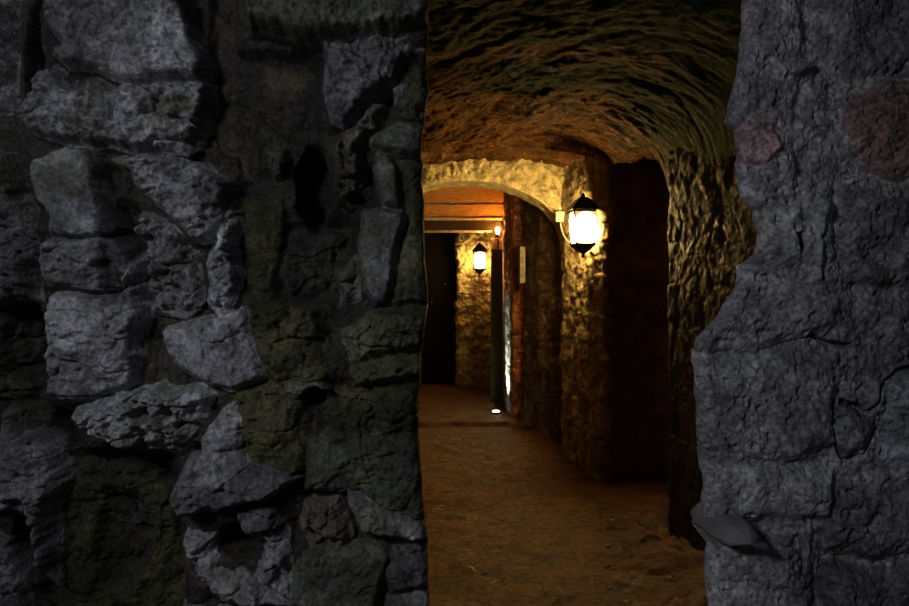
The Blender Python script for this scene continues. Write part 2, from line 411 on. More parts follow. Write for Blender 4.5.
def traced_wall(name, stones, D, edge, side, mat, res, gap, gaptone, rough_gap, seed, soft):
    """side -1: wall on the left of the opening, +1: on the right"""
    zt, zb = 2.55, -0.12
    zs = np.arange(zt, zb, -res)
    far = side * 2.3
    # arris of the opening against height
    ex = np.array([p[0] for p in edge], float); ey = np.array([p[1] for p in edge], float)
    De = D - 0.10
    ez = EYE + (HZ - ey) / F * De
    exw = (ex - 454.5) / F * De
    xe = np.interp(zs, ez[::-1], exw[::-1])
    xe = xe + 0.006 * fbm(zs * 9, zs * 0 + seed, seed + 3, 4, 0.7)
    mid_x = side * (1.28 if side < 0 else 1.18)
    a = np.arange(0, abs(mid_x - 0) , res)
    ncol = int((abs(mid_x) - 0.1) / res)
    t = np.linspace(0, 1, ncol)
    X = mid_x + (xe[:, None] - mid_x) * t[None, :]
    # coarse extension outward
    t2 = np.linspace(0, 1, 70, endpoint=False)
    X = np.concatenate([np.repeat((far + (mid_x - far) * t2)[None, :], len(zs), 0), X], 1)
    Z = np.repeat(zs[:, None], X.shape[1], 1)
    # the mortar lies a little behind the stones around it
    gs = 8
    Xg, Zg = X[::gs, ::gs], Z[::gs, ::gs]
    num = np.zeros(Xg.shape); den = np.full(Xg.shape, 1e-6)
    for pts, h, tone, rg, lx, lz in stones:
        xs_ = [(p - 454.5) / F * (D - h) for p, q in pts]; zs_ = [EYE + (HZ - q) / F * (D - h) for p, q in pts]
        bx = np.maximum(np.maximum(min(xs_) - Xg, Xg - max(xs_)), 0); bz = np.maximum(np.maximum(min(zs_) - Zg, Zg - max(zs_)), 0)
        wgt = 1.0 / (0.015 + np.hypot(bx, bz)) ** 2
        num += wgt * h; den += wgt
    gl = num / den - gap
    ri = np.minimum(np.arange(len(zs)) / gs, gl.shape[0] - 1.001); ci = np.minimum(np.arange(X.shape[1]) / gs, gl.shape[1] - 1.001)
    r0_ = ri.astype(int); c0_ = ci.astype(int); fr = (ri - r0_)[:, None]; fc = (ci - c0_)[None, :]
    GL = gl[r0_][:, c0_] * (1 - fr) * (1 - fc) + gl[r0_ + 1][:, c0_] * fr * (1 - fc) + gl[r0_][:, c0_ + 1] * (1 - fr) * fc + gl[r0_ + 1][:, c0_ + 1] * fr * fc
    H = GL.copy() + (0.018 * fbm(X * 10, Z * 10, seed + 44, 5, .7) if side < 0 else 0); col = np.empty(X.shape + (3,)); col[:] = gaptone
    H += 0.02 * facets(X * 14, Z * 14, seed + 40, 0.6) + 0.012 * fbm(X * 30, Z * 30, seed + 41, 4, 0.6)
    wa = 0.017 if side < 0 else 0.012
    WX = X + wa * fbm(X * 10, Z * 10, seed + 50, 4, 0.55); WZ = Z + wa * fbm(X * 10, Z * 10, seed + 60, 4, 0.55)
    rf = 0.034 * facets(WX * 11, WZ * 11, seed + 1, 0.8, 0.6, 0.3) + 0.016 * facets(WX * 31, WZ * 31, seed + 9, 0.9, 0.6, 0.3) \
        + 0.006 * facets(WX * 80, WZ * 80, seed + 19, 0.9, 0.6, 0.3) + 0.010 * fbm(X * 40, Z * 40, seed + 2, 4, 0.6)
    ckd, _i = cells(WX * 10 + .5 * fbm(X * 12, Z * 12, seed + 31), WZ * 15, seed + 32)
    rf = rf * (0.55 if side > 0 else 1.0) - (0.018 if side < 0 else 0.0035) * (1 - sstep(0.0, 0.06, ckd)) * sstep(-.1, .3, fbm(X * 5, Z * 5, seed + 33))
    sm = 0.010 * fbm(X * 7, Z * 7, seed + 5, 5, 0.55)
    rf = rf + 0.005 * facets(WX * 60 + WZ * 30, WZ * 150, seed + 34, .9) * sstep(-.2, .4, fbm(X * 6, Z * 6, seed + 35, 3))
    rdg = 1 - 2.2 * np.abs(fbm(WX * 16, WZ * 16, seed + 36, 6, 0.62))
    if side < 0: rf = rf * 1.15 + 0.012 * rdg
    wear = (0.45 + 0.75 * sstep(-.45, .45, fbm(X * 4.5, Z * 5.5, seed + 37, 5, .65))) if side < 0 else (0.62 + 0.55 * sstep(-.4, .4, fbm(X * 4.0 + .6, Z * 3.2, seed + 37, 5, .65)))
    wear = wear * (0.75 + 0.5 * sstep(-.3, .5, fbm(X * 30, Z * 30, seed + 38, 4, .7)))
    pits = sstep(0.25, 0.6, fbm(X * 55, Z * 55, seed + 6, 3, 0.5))
    # unseen stretch beyond the picture: random stones
    jd, jid = cells(X * 4.5 + 0.3 * fbm(X * 6, Z * 6, seed + 70), Z * 6.5, seed + 71)
    out = (abs(X) > abs(mid_x) - 0.02) | (Z > EYE + (HZ + 60) / F * (D - .1)) | (Z < EYE - (680 - HZ) / F * (D - .1))
    Hr = 0.06 + (0.04 + 0.05 * jid) * sstep(0.03, 0.16, jd) + rf
    Cr = np.array(DIM)[None, None, :] * (0.5 + 0.6 * jid[..., None])
    H = np.where(out, Hr, H); col = np.where(out[..., None], Cr, col)
    for k, (pts, h, tone, rg, lx, lz) in enumerate(stones):
        dd = D - h
        poly = [((p - 454.5) / F * dd, EYE + (HZ - q) / F * dd) for p, q in pts]
        xs = [p[0] for p in poly]; zz = [p[1] for p in poly]
        r0 = np.searchsorted(-zs, -(max(zz) + .03)); r1 = np.searchsorted(-zs, -(min(zz) - .03))
        if r1 <= r0: continue
        sl = slice(r0, r1)
        cmask = np.where((X[sl].max(0) > min(xs) - .03) & (X[sl].min(0) < max(xs) + .03))[0]
        if len(cmask) == 0: continue
        cs = slice(cmask[0], cmask[-1] + 1)
        d = poly_sdf(WX[sl, cs], WZ[sl, cs], poly)
        cx = sum(xs) / len(xs); cz = sum(zz) / len(zz)
        u = X[sl, cs] - cx; v = Z[sl, cs] - cz
        rnd = soft * (1 + 0.4 * rg)
        d = d + (0.009 if side < 0 else 0.004)
        prof = sstep(-0.002, rnd, d)
        gap_ = GL[sl, cs]
        dome = 0.02 * sstep(0, 0.07, d)
        hh = gap_ + (h - gap_) * prof + dome * 0.7 - lx * u * 0.8 - lz * 0.8 * v * (1 if lz > 0 else 0) \
            + rg * rf[sl, cs] * prof + sm[sl, cs] - 0.006 * rg * pits[sl, cs]
        hh = np.where(d > -0.002, hh, -1)
        m = hh > H[sl, cs]
        H[sl, cs] = np.where(m, hh, H[sl, cs])
        tn = np.array(tone)[None, None, :] * (1 + 0.22 * fbm(X[sl, cs] * 9, Z[sl, cs] * 9, seed + 80 + k)[..., None])
        # moss and soil creep in from the joints
        ms = (sstep(0.15, 0.5, fbm(X[sl, cs] * 6 + 3, Z[sl, cs] * 6, seed + 90, 5, 0.6) + 0.10) * 0.55)[..., None]
        tn = tn * (1 - ms) + (np.array((0.085, 0.085, 0.04)) if side < 0 else tn * 0.75) * ms
        mm = (m & (d > 0.003))[..., None]
        col[sl, cs] = np.where(mm, tn, col[sl, cs])
    if side > 0:      # stains and cracks with a shape of their own
        for (p, q, rx, rz, tone, am) in [(765,135,22,26,(.30,.17,.17),.7),(890,110,40,40,(.16,.085,.085),.5),(824,320,30,9,(.24,.17,.15),.5),(735,440,60,40,(.26,.26,.275),.5)]:
            bx = (p - 454.5) / F * (D - .08); bz = EYE + (HZ - q) / F * (D - .08)
            g = np.exp(-(((X - bx) / (rx * .0024)) ** 2 + ((Z - bz) / (rz * .0024)) ** 2)) * am * (0.7 + 0.5 * fbm(X * 30, Z * 30, 7))
            g = np.clip(g, 0, 1)[..., None]
            col = col * (1 - g) + np.array(tone) * g
        def crack(pts, wdt, dep):
            nonlocal H, col
            dmin = np.full(X.shape, 9.0)
            q = [((a - 454.5) / F * (D - .08), EYE + (HZ - b) / F * (D - .08)) for a, b in pts]
            for (ax, az), (bx, bz) in zip(q[:-1], q[1:]):
                e = ((bx - ax) ** 2 + (bz - az) ** 2)
                tt = np.clip(((WX - ax) * (bx - ax) + (WZ - az) * (bz - az)) / e, 0, 1)
                dmin = np.minimum(dmin, np.hypot(WX - ax - tt * (bx - ax), WZ - az - tt * (bz - az)))
            H = H - dep * (1 - sstep(wdt * .4, wdt, dmin))
        crack([(800,235),(803,247)], .012, .10)
        crack([(808,338),(824,344),(852,347)], .005, .03)
        crack([(960,366),(905,374),(888,388),(880,410),(872,418),(862,406),(846,400)], .007, .03)
        crack([(838,398),(836,440),(848,464),(868,456),(884,432)], .005, .02)
        crack([(706,538),(760,541)], .010, .09)
        H = H + 0.010 * facets(WX * 22, WZ * 22, 301, .7) + 0.012 * fbm(X * 12, Z * 12, 302, 5, .6)
        H = H - 0.010 * sstep(.35, .6, fbm(X * 45, Z * 45, 303, 3, .5))
    else:
        def pit(p, q, r, dep):
            nonlocal H
            bx = (p - 454.5) / F * (D - .13); bz = EYE + (HZ - q) / F * (D - .13)
            H = H - dep * (1 - sstep(r * .55, r, np.hypot(WX - bx, (WZ - bz))))
        pit(198, 450, .016, .14); pit(152, 412, .026, .06); pit(232, 545, .050, .14); pit(178, 408, .014, .05)
        
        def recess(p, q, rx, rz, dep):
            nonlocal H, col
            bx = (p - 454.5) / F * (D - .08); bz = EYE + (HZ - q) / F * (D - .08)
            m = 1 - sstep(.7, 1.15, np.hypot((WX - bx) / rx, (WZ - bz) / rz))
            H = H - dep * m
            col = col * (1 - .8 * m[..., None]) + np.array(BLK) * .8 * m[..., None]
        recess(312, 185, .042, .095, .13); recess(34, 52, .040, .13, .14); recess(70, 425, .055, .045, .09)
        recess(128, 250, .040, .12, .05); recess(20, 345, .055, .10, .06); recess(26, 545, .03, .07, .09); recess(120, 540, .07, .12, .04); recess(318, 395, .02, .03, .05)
    col = col * wear[..., None]
    for _ in range(1 if side > 0 else 2):
        H[1:-1, 1:-1] = 0.5 * H[1:-1, 1:-1] + 0.125 * (H[:-2, 1:-1] + H[2:, 1:-1] + H[1:-1, :-2] + H[1:-1, 2:])
    # rounding over at the arris
    r = 0.035
    de = np.abs(xe[:, None] - X)
    rd = np.clip(r - de, 0, r)
    Y = D - H + (r - np.sqrt(np.maximum(r * r - rd * rd, 0)))
    # reveal running back from the arris
    LJ = 1.05; nj = 150
    tj = (np.linspace(0, 1, nj + 1)[1:] ** 1.3) * LJ
    ye = Y[:, -1]; k = xe / ye
    YJ = ye[:, None] + tj[None, :]
    ZJ = np.repeat(zs[:, None], nj, 1)
    base = xe[:, None] + (xe / ye)[:, None] * tj * (1.0 if side > 0 else 1.0) + side * (0.035 + 0.16 * tj + 0.35 * tj * tj * .6) * sstep(0, .08, tj)
    rj = 0.03 * facets(YJ * 9, ZJ * 7, seed + 200, .7) + 0.01 * facets(YJ * 26, ZJ * 24, seed + 201, .8)
    XJ = base - side * (rj - 0.02) * sstep(0, 0.25, tj)[None, :] * 0.8
    jn = (0.8 + 0.35 * fbm(YJ * 7, ZJ * 7, seed + 210))[..., None]
    cj = np.array((0.10, 0.105, 0.06) if side < 0 else (0.2, 0.2, 0.2)) * jn
    wgt = sstep(0, 0.15, tj)[None, :, None]
    cj = col[:, -1:, :] * (1 - wgt) + cj * wgt
    P = np.stack([X, Y, Z], -1); PJ = np.stack([XJ, YJ, ZJ], -1)
    P = np.concatenate([P, PJ], 1); Cc = np.clip(np.concatenate([col, cj], 1), 0.004, 0.9)
    return structure(grid_mesh(name, P, mat, Cc, flip=(side < 0)))

L_EDGE = [(432,-60),(431,0),(429,40),(427,65),(428,95),(424,112),(422,150),(423,190),(424,230),(427,280),(428,292),(425,330),(420,358),(419,380),(418,405),(419,450),(422,478),(427,525),(429,560),(428,606),(430,700)]
R_EDGE = [(750,-60),(748,0),(745,50),(737,84),(731,118),(740,126),(741,173),(747,195),(763,208),(769,233),(764,254),(747,265),(745,277),(735,297),(720,315),(701,338),(699,366),(704,441),(709,462),(708,502),(712,543),(709,568),(713,606),(712,700)]
wl = traced_wall('wall_left', LEFT, 1.75, L_EDGE, -1, M_rubble, 0.0023, 0.024, (0.032, 0.029, 0.024), 1.0, 100, 0.017)
wr = traced_wall('wall_right', RIGHT, 1.72, R_EDGE, 1, M_plaster, 0.0026, 0.012, (0.23, 0.23, 0.236), 0.6, 500, 0.020)
wl['label'] = 'near wall of rough grey and mossy rubble stones on the left'
wr['label'] = 'pale grey mortared rubble wall at the right edge'

# slab that sticks out of the right-hand arris
def rock_blob(name, outline, y0, y1, mat, parent=None, seed=0, taper=0.7, amp=0.004):
    """a broken stone: outline in x,z swept in y with narrowing ends"""
    n = 48
    pts = []
    m = len(outline)
    per = [0]
    for i in range(m):
        a = outline[i]; b = outline[(i + 1) % m]; per.append(per[-1] + math.hypot(b[0] - a[0], b[1] - a[1]))
    for k in range(n):
        s = per[-1] * k / n
        for i in range(m):
            if per[i] <= s <= per[i + 1]:
                t = (s - per[i]) / (per[i + 1] - per[i]); a = outline[i]; b = outline[(i + 1) % m]
                pts.append((a[0] + (b[0] - a[0]) * t, a[1] + (b[1] - a[1]) * t)); break
    cx = sum(p[0] for p in pts) / n; cz = sum(p[1] for p in pts) / n
    rows = []
    K = 14
    for j in range(K + 1):
        t = j / K
        s = (1 - abs(2 * t - 1) ** 5) ** 0.5 * (1 - (1 - taper) * (t < .5) * (1 - 2 * t)) if 0 < t < 1 else 0.02
        yy = y0 + (y1 - y0) * t
        rows.append([(cx + (p[0] - cx) * s, yy, cz + (p[1] - cz) * s) for p in pts + pts[:1]])
    P = np.array(rows)
    nn = fbm(P[..., 0] * 40 + seed, P[..., 2] * 40 + P[..., 1] * 30, seed, 4, .6)[..., None]
    ctr = np.array([cx, (y0 + y1) / 2, cz])
    dirv = P - ctr; dirv /= (np.linalg.norm(dirv, axis=-1, keepdims=True) + 1e-6)
    nn[:, -1] = nn[:, 0]
    P = P + dirv * nn * amp
    return grid_mesh(name, P, mat, None, parent)
def px(p, q, d): return ((p - 454.5) / F * d, EYE + (HZ - q) / F * d)
M_slab = rock_mat('grey_slab_stone', (0.12, 0.12, 0.13), (0.19, 0.19, 0.205), scale=10, bump=0.4)
slab = rock_blob('protruding_stone', [px(a, b, 1.635) for a, b in [(733 + (A - 724) * .90, 527 + (B - 520) * .82) for A, B in [(691,524),(697,512),(708,503),(728,501),(740,510),(745,524),(757,532),(752,537),(722,532),(704,531),(693,530)]]], 1.53, 1.78, M_slab, wr, 5, .8, .010)
slab['label'] = 'smooth grey slab stone jutting from the arris'

# ------------------------------------------------------------------ generic rough walls beyond the opening
def resample(path, res):
    out = [np.array(path[0], float)]
    for a, b in zip(path[:-1], path[1:]):
        a = np.array(a, float); b = np.array(b, float); n = max(1, int(np.linalg.norm(b - a) / res))
        for k in range(1, n + 1): out.append(a + (b - a) * k / n)
    return np.array(out)

def rough_wall(name, path, z0, z1, mat, amp=0.03, cell=6.0, seed=0, res=0.012, joints=0.015, flip=False, ztop=None, smooth_n=3):
    p = resample(path, res)
    for _ in range(smooth_n):
        q = p.copy(); q[1:-1] = (p[:-2] + 2 * p[1:-1] + p[2:]) / 4; p = q
    t = np.gradient(p, axis=0); t /= np.linalg.norm(t, axis=1, keepdims=True) + 1e-9
    nrm = np.stack([t[:, 1], -t[:, 0]], 1)          # right of the travel direction
    if flip: nrm = -nrm
    for _ in range(4):
        q = nrm.copy(); q[1:-1] = (nrm[:-2] + 2 * nrm[1:-1] + nrm[2:]) / 4; nrm = q
    nrm /= np.linalg.norm(nrm, axis=1, keepdims=True) + 1e-9
    s = np.concatenate([[0], np.cumsum(np.linalg.norm(np.diff(p, axis=0), axis=1))])
    zs = np.arange(z0, z1 + res, res)
    S, Z = np.meshgrid(s, zs)
    WX = S + 0.02 * fbm(S * 7, Z * 7, seed + 3, 4); WZ = Z + 0.02 * fbm(S * 7, Z * 7, seed + 4, 4)
    jd, jid = cells(WX * cell * 0.62, WZ * cell, seed + 11)
    H = amp * (facets(WX * cell, WZ * cell, seed, .7) + 0.45 * facets(WX * cell * 2.9, WZ * cell * 2.9, seed + 7, .8) + 0.5 * fbm(S * 22, Z * 22, seed + 8, 4, .6)) \
        - joints * (1 - sstep(0.02, 0.12, jd)) + amp * 0.6 * (jid - 0.5)
    X = p[None, :, 0] + nrm[None, :, 0] * H; Y = p[None, :, 1] + nrm[None, :, 1] * H
    return structure(grid_mesh(name, np.stack([X, Y, Z], -1), mat, flip=flip))

def vault_z(x, y):
    t = np.clip((x - 0.35) / 0.92, -1, 1)
    z = 2.0 + 0.47 * np.sqrt(np.maximum(1 - np.abs(t) ** 3, 0))
    cross = sstep(3.95, 4.25, y) * (1 - sstep(5.4, 5.6, y)) * sstep(0.9, 1.1, x)
    return np.maximum(z, 2.30 * cross)

# ceiling of the near passage
xs = np.arange(-1.1, 2.75, 0.009); ys = np.arange(1.95, 6.08, 0.009)
Xc, Yc = np.meshgrid(xs, ys)
def slaty(deg, sd):
    a = math.radians(deg)
    U = Xc * math.cos(a) + Yc * math.sin(a); V = -Xc * math.sin(a) + Yc * math.cos(a)
    U = U + 0.07 * fbm(U * 4, V * 4, sd, 4); V = V + 0.045 * fbm(U * 6, V * 6, sd + 1, 4)
    return 0.045 * facets(U * 4, V * 6, sd + 2, .9, .5, .35) + 0.026 * facets(U * 7, V * 18, sd + 3, .9, .5, .35) + 0.014 * facets(U * 15, V * 38, sd + 4, .9, .5, .35), fbm(U * 5, V * 16, sd + 5, 4)
R1, T1 = slaty(-60, 61); R2, T2 = slaty(-18, 661)
mixr = sstep(0.35, 0.95, Xc + 0.25 * fbm(Xc * 3, Yc * 3, 69) + 0.10 * (Yc - 4))
Hc = R1 * (1 - mixr) + R2 * mixr + 0.014 * fbm(Xc * 30, Yc * 30, 65, 4, .65)
TT = T1 * (1 - mixr) + T2 * mixr
Zc = vault_z(Xc, Yc) - Hc * (0.55 + 0.45 * sstep(3.0, 4.6, Yc))
mossy = sstep(-.25, .45, fbm(Xc * 2.5, Yc * 2.5, 66, 4) + (4.0 - Yc) * 0.5)[..., None]  # moss toward the near end; fading lantern light is painted in too
tt = np.clip(1 + .9 * TT, .25, 2.2)[..., None]
cc = np.array((0.095, 0.046, 0.018)) * tt * (1 - mossy) + np.array((0.014, 0.019, 0.007)) * tt * mossy
ceil = structure(grid_mesh('ceiling', np.stack([Xc, Yc, Zc], -1), M_vault, np.clip(cc, .003, .8)))
ceil['label'] = 'low rough vault of dark slaty stone'

# cross wall with the low arch
def arch_z(x):
    t = np.clip((x - 0.10) / 0.84, -1, 1)
    return 1.71 + 0.565 * np.sqrt(np.maximum(1 - t * t, 0.0)) ** 0.95
xa = np.arange(-0.80, 1.05, 0.009)
nz = 90
tz = np.linspace(0, 1, nz)
za = arch_z(xa)
YF = 5.86
top = 2.62
Xa = np.repeat(xa[None, :], nz, 0)
Za = za[None, :] + (top - za)[None, :] * tz[:, None]
def arch_relief(X, Z, s): return 0.060 * facets(X * 7 + .2 * fbm(X * 9, Z * 9, s), Z * 5, s + 1, .8) + 0.030 * facets(X * 20, Z * 15, s + 2, .9) + 0.020 * fbm(X * 30, Z * 30, s + 3, 4, .6)
fade = sstep(0, .05, Za - za[None, :])
Ya = YF - arch_relief(Xa, Za, 700) * (0.3 + .7 * fade) + 0.015 * (1 - fade)
front = np.stack([Xa, Ya, Za], -1)
ni = 34
ti = np.linspace(1, 0, ni, endpoint=False)
Yi = Ya[0][None, :] + 0.36 * ti[:, None]
Xi = np.repeat(xa[None, :], ni, 0)
Zi = za[None, :] + 0.012 * fbm(Xi * 18, Yi * 18, 711, 4) * sstep(0, .3, ti)[:, None] + 0.01 * facets(Xi * 9, Yi * 9, 712, .7) * sstep(0, .3, ti)[:, None]
soff = np.stack([Xi, Yi, Zi], -1)
structure(grid_mesh('wall_arch', np.concatenate([soff, front], 0), M_arch))['label'] = 'mortared cross wall over a low arch, lit yellow'

# near right pier, side passage, pillar, and the wall stepping back beyond it
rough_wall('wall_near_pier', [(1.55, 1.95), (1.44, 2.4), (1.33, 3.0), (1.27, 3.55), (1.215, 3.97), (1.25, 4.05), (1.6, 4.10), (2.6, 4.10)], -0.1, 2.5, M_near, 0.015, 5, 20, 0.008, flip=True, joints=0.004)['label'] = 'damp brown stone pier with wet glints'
rough_wall('wall_passage_end', [(2.6, 4.0), (2.6, 5.35)], -0.1, 2.5, M_dark, 0.02, 5, 30, 0.03, flip=True)
rough_wall('wall_passage', [(2.65, 5.22), (1.55, 5.22), (1.50, 5.24), (1.38, 5.24), (1.36, 5.22), (1.06, 5.22)], -0.1, 2.5, M_dark, 0.012, 4, 35, 0.014, flip=True, joints=0.008)['label'] = 'dark wall of the side passage'
rough_wall('wall_pillar', [(1.14, 5.30), (1.13, 5.10), (1.09, 4.98), (1.045, 4.99), (1.030, 5.10), (0.965, 5.50), (0.908, 5.86), (0.93, 5.98), (1.08, 6.05), (1.20, 6.3)], -0.1, 2.6, M_pillar, 0.040, 6, 45, 0.008, flip=True, smooth_n=2, joints=0.004)['label'] = 'rough stone pillar carrying the bright lantern'
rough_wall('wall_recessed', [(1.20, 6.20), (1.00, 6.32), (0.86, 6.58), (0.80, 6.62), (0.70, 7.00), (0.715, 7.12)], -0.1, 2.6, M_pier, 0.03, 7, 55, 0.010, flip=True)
rough_wall('wall_red_pier', [(0.78, 7.0), (0.72, 7.13), (0.66, 7.16), (0.60, 7.17), (0.585, 7.19), (0.584, 7.24)], -0.1, 2.7, M_red, 0.022, 9, 65, 0.009, flip=True)['label'] = 'reddish brick and stone pier'
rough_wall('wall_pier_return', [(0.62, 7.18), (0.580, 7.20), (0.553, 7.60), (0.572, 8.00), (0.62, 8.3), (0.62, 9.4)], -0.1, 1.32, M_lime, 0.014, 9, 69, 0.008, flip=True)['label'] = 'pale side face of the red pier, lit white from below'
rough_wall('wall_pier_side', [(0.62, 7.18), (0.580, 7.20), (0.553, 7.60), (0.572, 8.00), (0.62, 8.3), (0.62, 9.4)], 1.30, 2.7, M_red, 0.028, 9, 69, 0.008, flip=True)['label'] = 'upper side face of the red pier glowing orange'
rough_wall('wall_far', [(0.72, 9.28), (0.5, 9.28), (0.06, 9.28), (0.035, 9.30), (0.035, 9.62)], -0.1, 2.7, M_pillar, 0.045, 10, 75, 0.010, flip=True)['label'] = 'far rough wall lit by the small lantern'
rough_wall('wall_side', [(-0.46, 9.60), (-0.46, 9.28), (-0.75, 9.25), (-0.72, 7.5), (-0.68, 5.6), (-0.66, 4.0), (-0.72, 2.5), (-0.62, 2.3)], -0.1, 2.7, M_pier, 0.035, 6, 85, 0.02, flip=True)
xs2 = np.arange(-0.9, 1.3, 0.02); ys2 = np.arange(6.0, 9.8, 0.02)
X2, Y2 = np.meshgrid(xs2, ys2)
structure(grid_mesh('ceiling_far', np.stack([X2, Y2, 2.56 - 0.05 * facets(X2 * 5, Y2 * 6, 91, .8)], -1), M_pier))

# ------------------------------------------------------------------ floor with a low step
def floor_h(X, Y):
    big = 0.030 * fbm(X * 1.5, Y * 1.5, 201, 3) + 0.014 * fbm(X * 6, Y * 6, 202, 4, .6) + 0.005 * facets(X * 22, Y * 22, 203, .8) + 0.003 * fbm(X * 60, Y * 60, 204, 3)
    big = big * (0.35 + 0.65 * (1 - sstep(6.3, 6.8, Y)))
    st = 0.045 * sstep(0, 0.05, Y - (6.88 - 0.08 * fbm(X * 3, Y * 0, 205, 3)) + 0.2 * sstep(.45, .8, X))
    edge = 0.05 * sstep(0.75, 1.3, X + 0.1 * fbm(Y * 2, X, 207)) * sstep(1.9, 2.6, Y) * (1 - sstep(3.4, 4.0, Y))
    rub = 0.035 * sstep(-.1, .3, facets(X * 9, Y * 9, 206, .8)) * sstep(0.55, 1.1, X) * sstep(2, 2.6, Y) * (1 - sstep(4.2, 4.6, Y))
    return big + st + edge + rub
ysf = np.concatenate([np.arange(-1.2, 2.0, .03), np.arange(2.0, 5.0, .009), np.arange(5.0, 9.9, .014)])
xsf = np.concatenate([np.arange(-2.3, -0.8, .05), np.arange(-0.8, 1.7, .009), np.arange(1.7, 2.8, .04)])
Xf, Yf = np.meshgrid(xsf, ysf)
fl = structure(grid_mesh('floor', np.stack([Xf, Yf, floor_h(Xf, Yf)], -1), M_floor))
fl['label'] = 'damp brown trodden earth floor with a low step'
def fz(x, y): return float(floor_h(np.array([[x]], float), np.array([[y]], float))[0, 0])

# ------------------------------------------------------------------ black door at the far end
dr = structure(thing('door_1', 'black door at the far end of the passage', 'door', (-0.18, 9.50, 0.05)))
del dr['category']
bm = bmesh.new(); add_box(bm, (-0.29, 0, 0), (0.23, 0.045, 2.12)); bm_obj('door_leaf', bm, M_door, dr, bevel=.004)
bm = bmesh.new()
for k in range(1, 5): add_box(bm, (-0.24 + k * .094 - .004, -0.004, 0.02), (-0.24 + k * .094 + .004, 0.002, 2.1))
bm_obj('board_joints', bm, M_door, dr)
for (dx, dz) in [(-0.13, 1.12), (0.055, 1.36)]:  # pale specks standing in for tiny lights and reflections
    bm = bmesh.new(); add_lathe(bm, [(0.001, -0.008), (.007, -0.005), (.008, 0), (.007, .005), (.001, .008)], 10, 0, 0)
    o = bm_obj('light_speck', bm, M_white, dr, True); o.location = (dx, -0.008, dz)

# ------------------------------------------------------------------ timber and steel header across the passage
def header_bar(name, z0, z1, y0, y1, mat, label, cat, x0=-0.74, x1=0.585, seed=0):
    r = random.Random(seed)
    n = 24
    P = []
    for (yy, zz) in [(y0, z0), (y0, z1), (y1, z1), (y1, z0), (y0, z0)]:
        row = []
        for k in range(n + 1):
            row.append((x0 + (x1 - x0) * k / n, yy, zz))
        P.append(row)
    P = np.array(P)
    wob = 0.006 * fbm(P[..., 0] * 6 + seed, P[..., 2] * 3, seed, 3)
    P[..., 2] += wob; P[-1] = P[0]
    bm = bmesh.new()
    V = [[bm.verts.new(tuple(P[i, k])) for k in range(n + 1)] for i in range(4)]
    for i in range(4):
        for k in range(n): bm.faces.new((V[i][k], V[(i + 1) % 4][k], V[(i + 1) % 4][k + 1], V[i][k + 1]))
    bm.faces.new([V[i][0] for i in range(4)]); bm.faces.new([V[i][n] for i in range(4)][::-1])
    o = bm_obj(name, bm, mat)
    return tag(o, label, cat) if label else o
header_bar('wooden_plank', 2.372, 2.56, 8.22, 8.30, M_plank, 'upper of two orange-lit timber planks under the arch', 'plank', seed=3)
header_bar('wooden_plank', 2.195, 2.344, 8.21, 8.30, M_plank, 'lower orange-lit timber plank resting above the dark beam', 'plank', seed=9)
bt = thing('lintel_beam', 'dark horizontal beam with pale top and bottom trims, below the planks', 'beam', (0, 8.2, 2.02))
bm = bmesh.new(); add_box(bm, (-0.74, 0.0, 0.022), (0.50, 0.10, 0.135)); bm_obj('fascia', bm, M_fascia, bt)
bm = bmesh.new(); add_box(bm, (-0.74, -0.02, 0.0), (0.44, 0.10, 0.018)); bm_obj('trim', bm, M_steel, bt)
bm = bmesh.new(); add_box(bm, (-0.74, -0.03, 0.139), (0.56, 0.10, 0.160)); bm_obj('trim', bm, M_steel, bt)

# grey-green post with its pale box
pt = thing('door_post', 'grey-green painted square post left of the red pier', 'post', (0.488, 8.12, 0.04))
bm = bmesh.new(); add_box(bm, (-0.068, -0.06, 0), (0.068, 0.06, 1.77)); bm_obj('shaft', bm, M_post, pt, bevel=.006)
bm = bmesh.new(); add_box(bm, (-0.078, -0.07, 0), (0.078, 0.07, 0.09)); bm_obj('foot', bm, M_post, pt, bevel=.004)
bx = thing('electrical_box', 'small off-white box on top of the grey-green post', 'electrical box', (0.488, 8.10, 1.812))
bm = bmesh.new(); add_box(bm, (-0.072, -0.055, 0), (0.004, 0.045, 0.125)); bm_obj('housing', bm, M_white, bx, bevel=.005)
bm = bmesh.new(); add_box(bm, (0.022, -0.055, 0), (0.066, 0.045, 0.125)); bm_obj('side_cover', bm, M_white, bx, bevel=.005)
bm = bmesh.new(); add_box(bm, (0.004, -0.04, 0.004), (0.022, 0.04, 0.12)); bm_obj('divider', bm, M_iron, bx)
# amber lamp above it
am = thing('amber_lamp', 'amber glowing lamp above the pale box on the post', 'lamp', (0.495, 8.02, 1.945))
bm = bmesh.new(); add_lathe(bm, [(.022, 0), (.026, .012), (.030, .03), (.028, .035)], 20); bm_obj('lamp_base', bm, M_iron, am, True)
bm = bmesh.new(); add_lathe(bm, [(.036, .030), (.058, .055), (.062, .10), (.052, .145), (.03, .165), (.008, .17)], 20); bm_obj('glass_shade', bm, E_amber, am, True)
bm = bmesh.new(); add_lathe(bm, [(.010, .035), (.014, .055), (.026, .075), (.028, .095), (.018, .115), (.004, .121)], 16); bm_obj('bulb', bm, E_bulb, am, True)
bm = bmesh.new()
for k in range(4):
    a = math.pi / 4 + k * math.pi / 2
    add_tube(bm, smooth_path([(.05 * math.cos(a), .05 * math.sin(a), .02), (.068 * math.cos(a), .068 * math.sin(a), .09), (.045 * math.cos(a), .045 * math.sin(a), .17), (0, 0, .185)], 4), .0035, 6)
bm_obj('guard', bm, M_iron, am, True)
bm = bmesh.new(); add_tube(bm, [(0, .0, .015), (0, .09, .015)], .012); bm_obj('bracket', bm, M_iron, am)

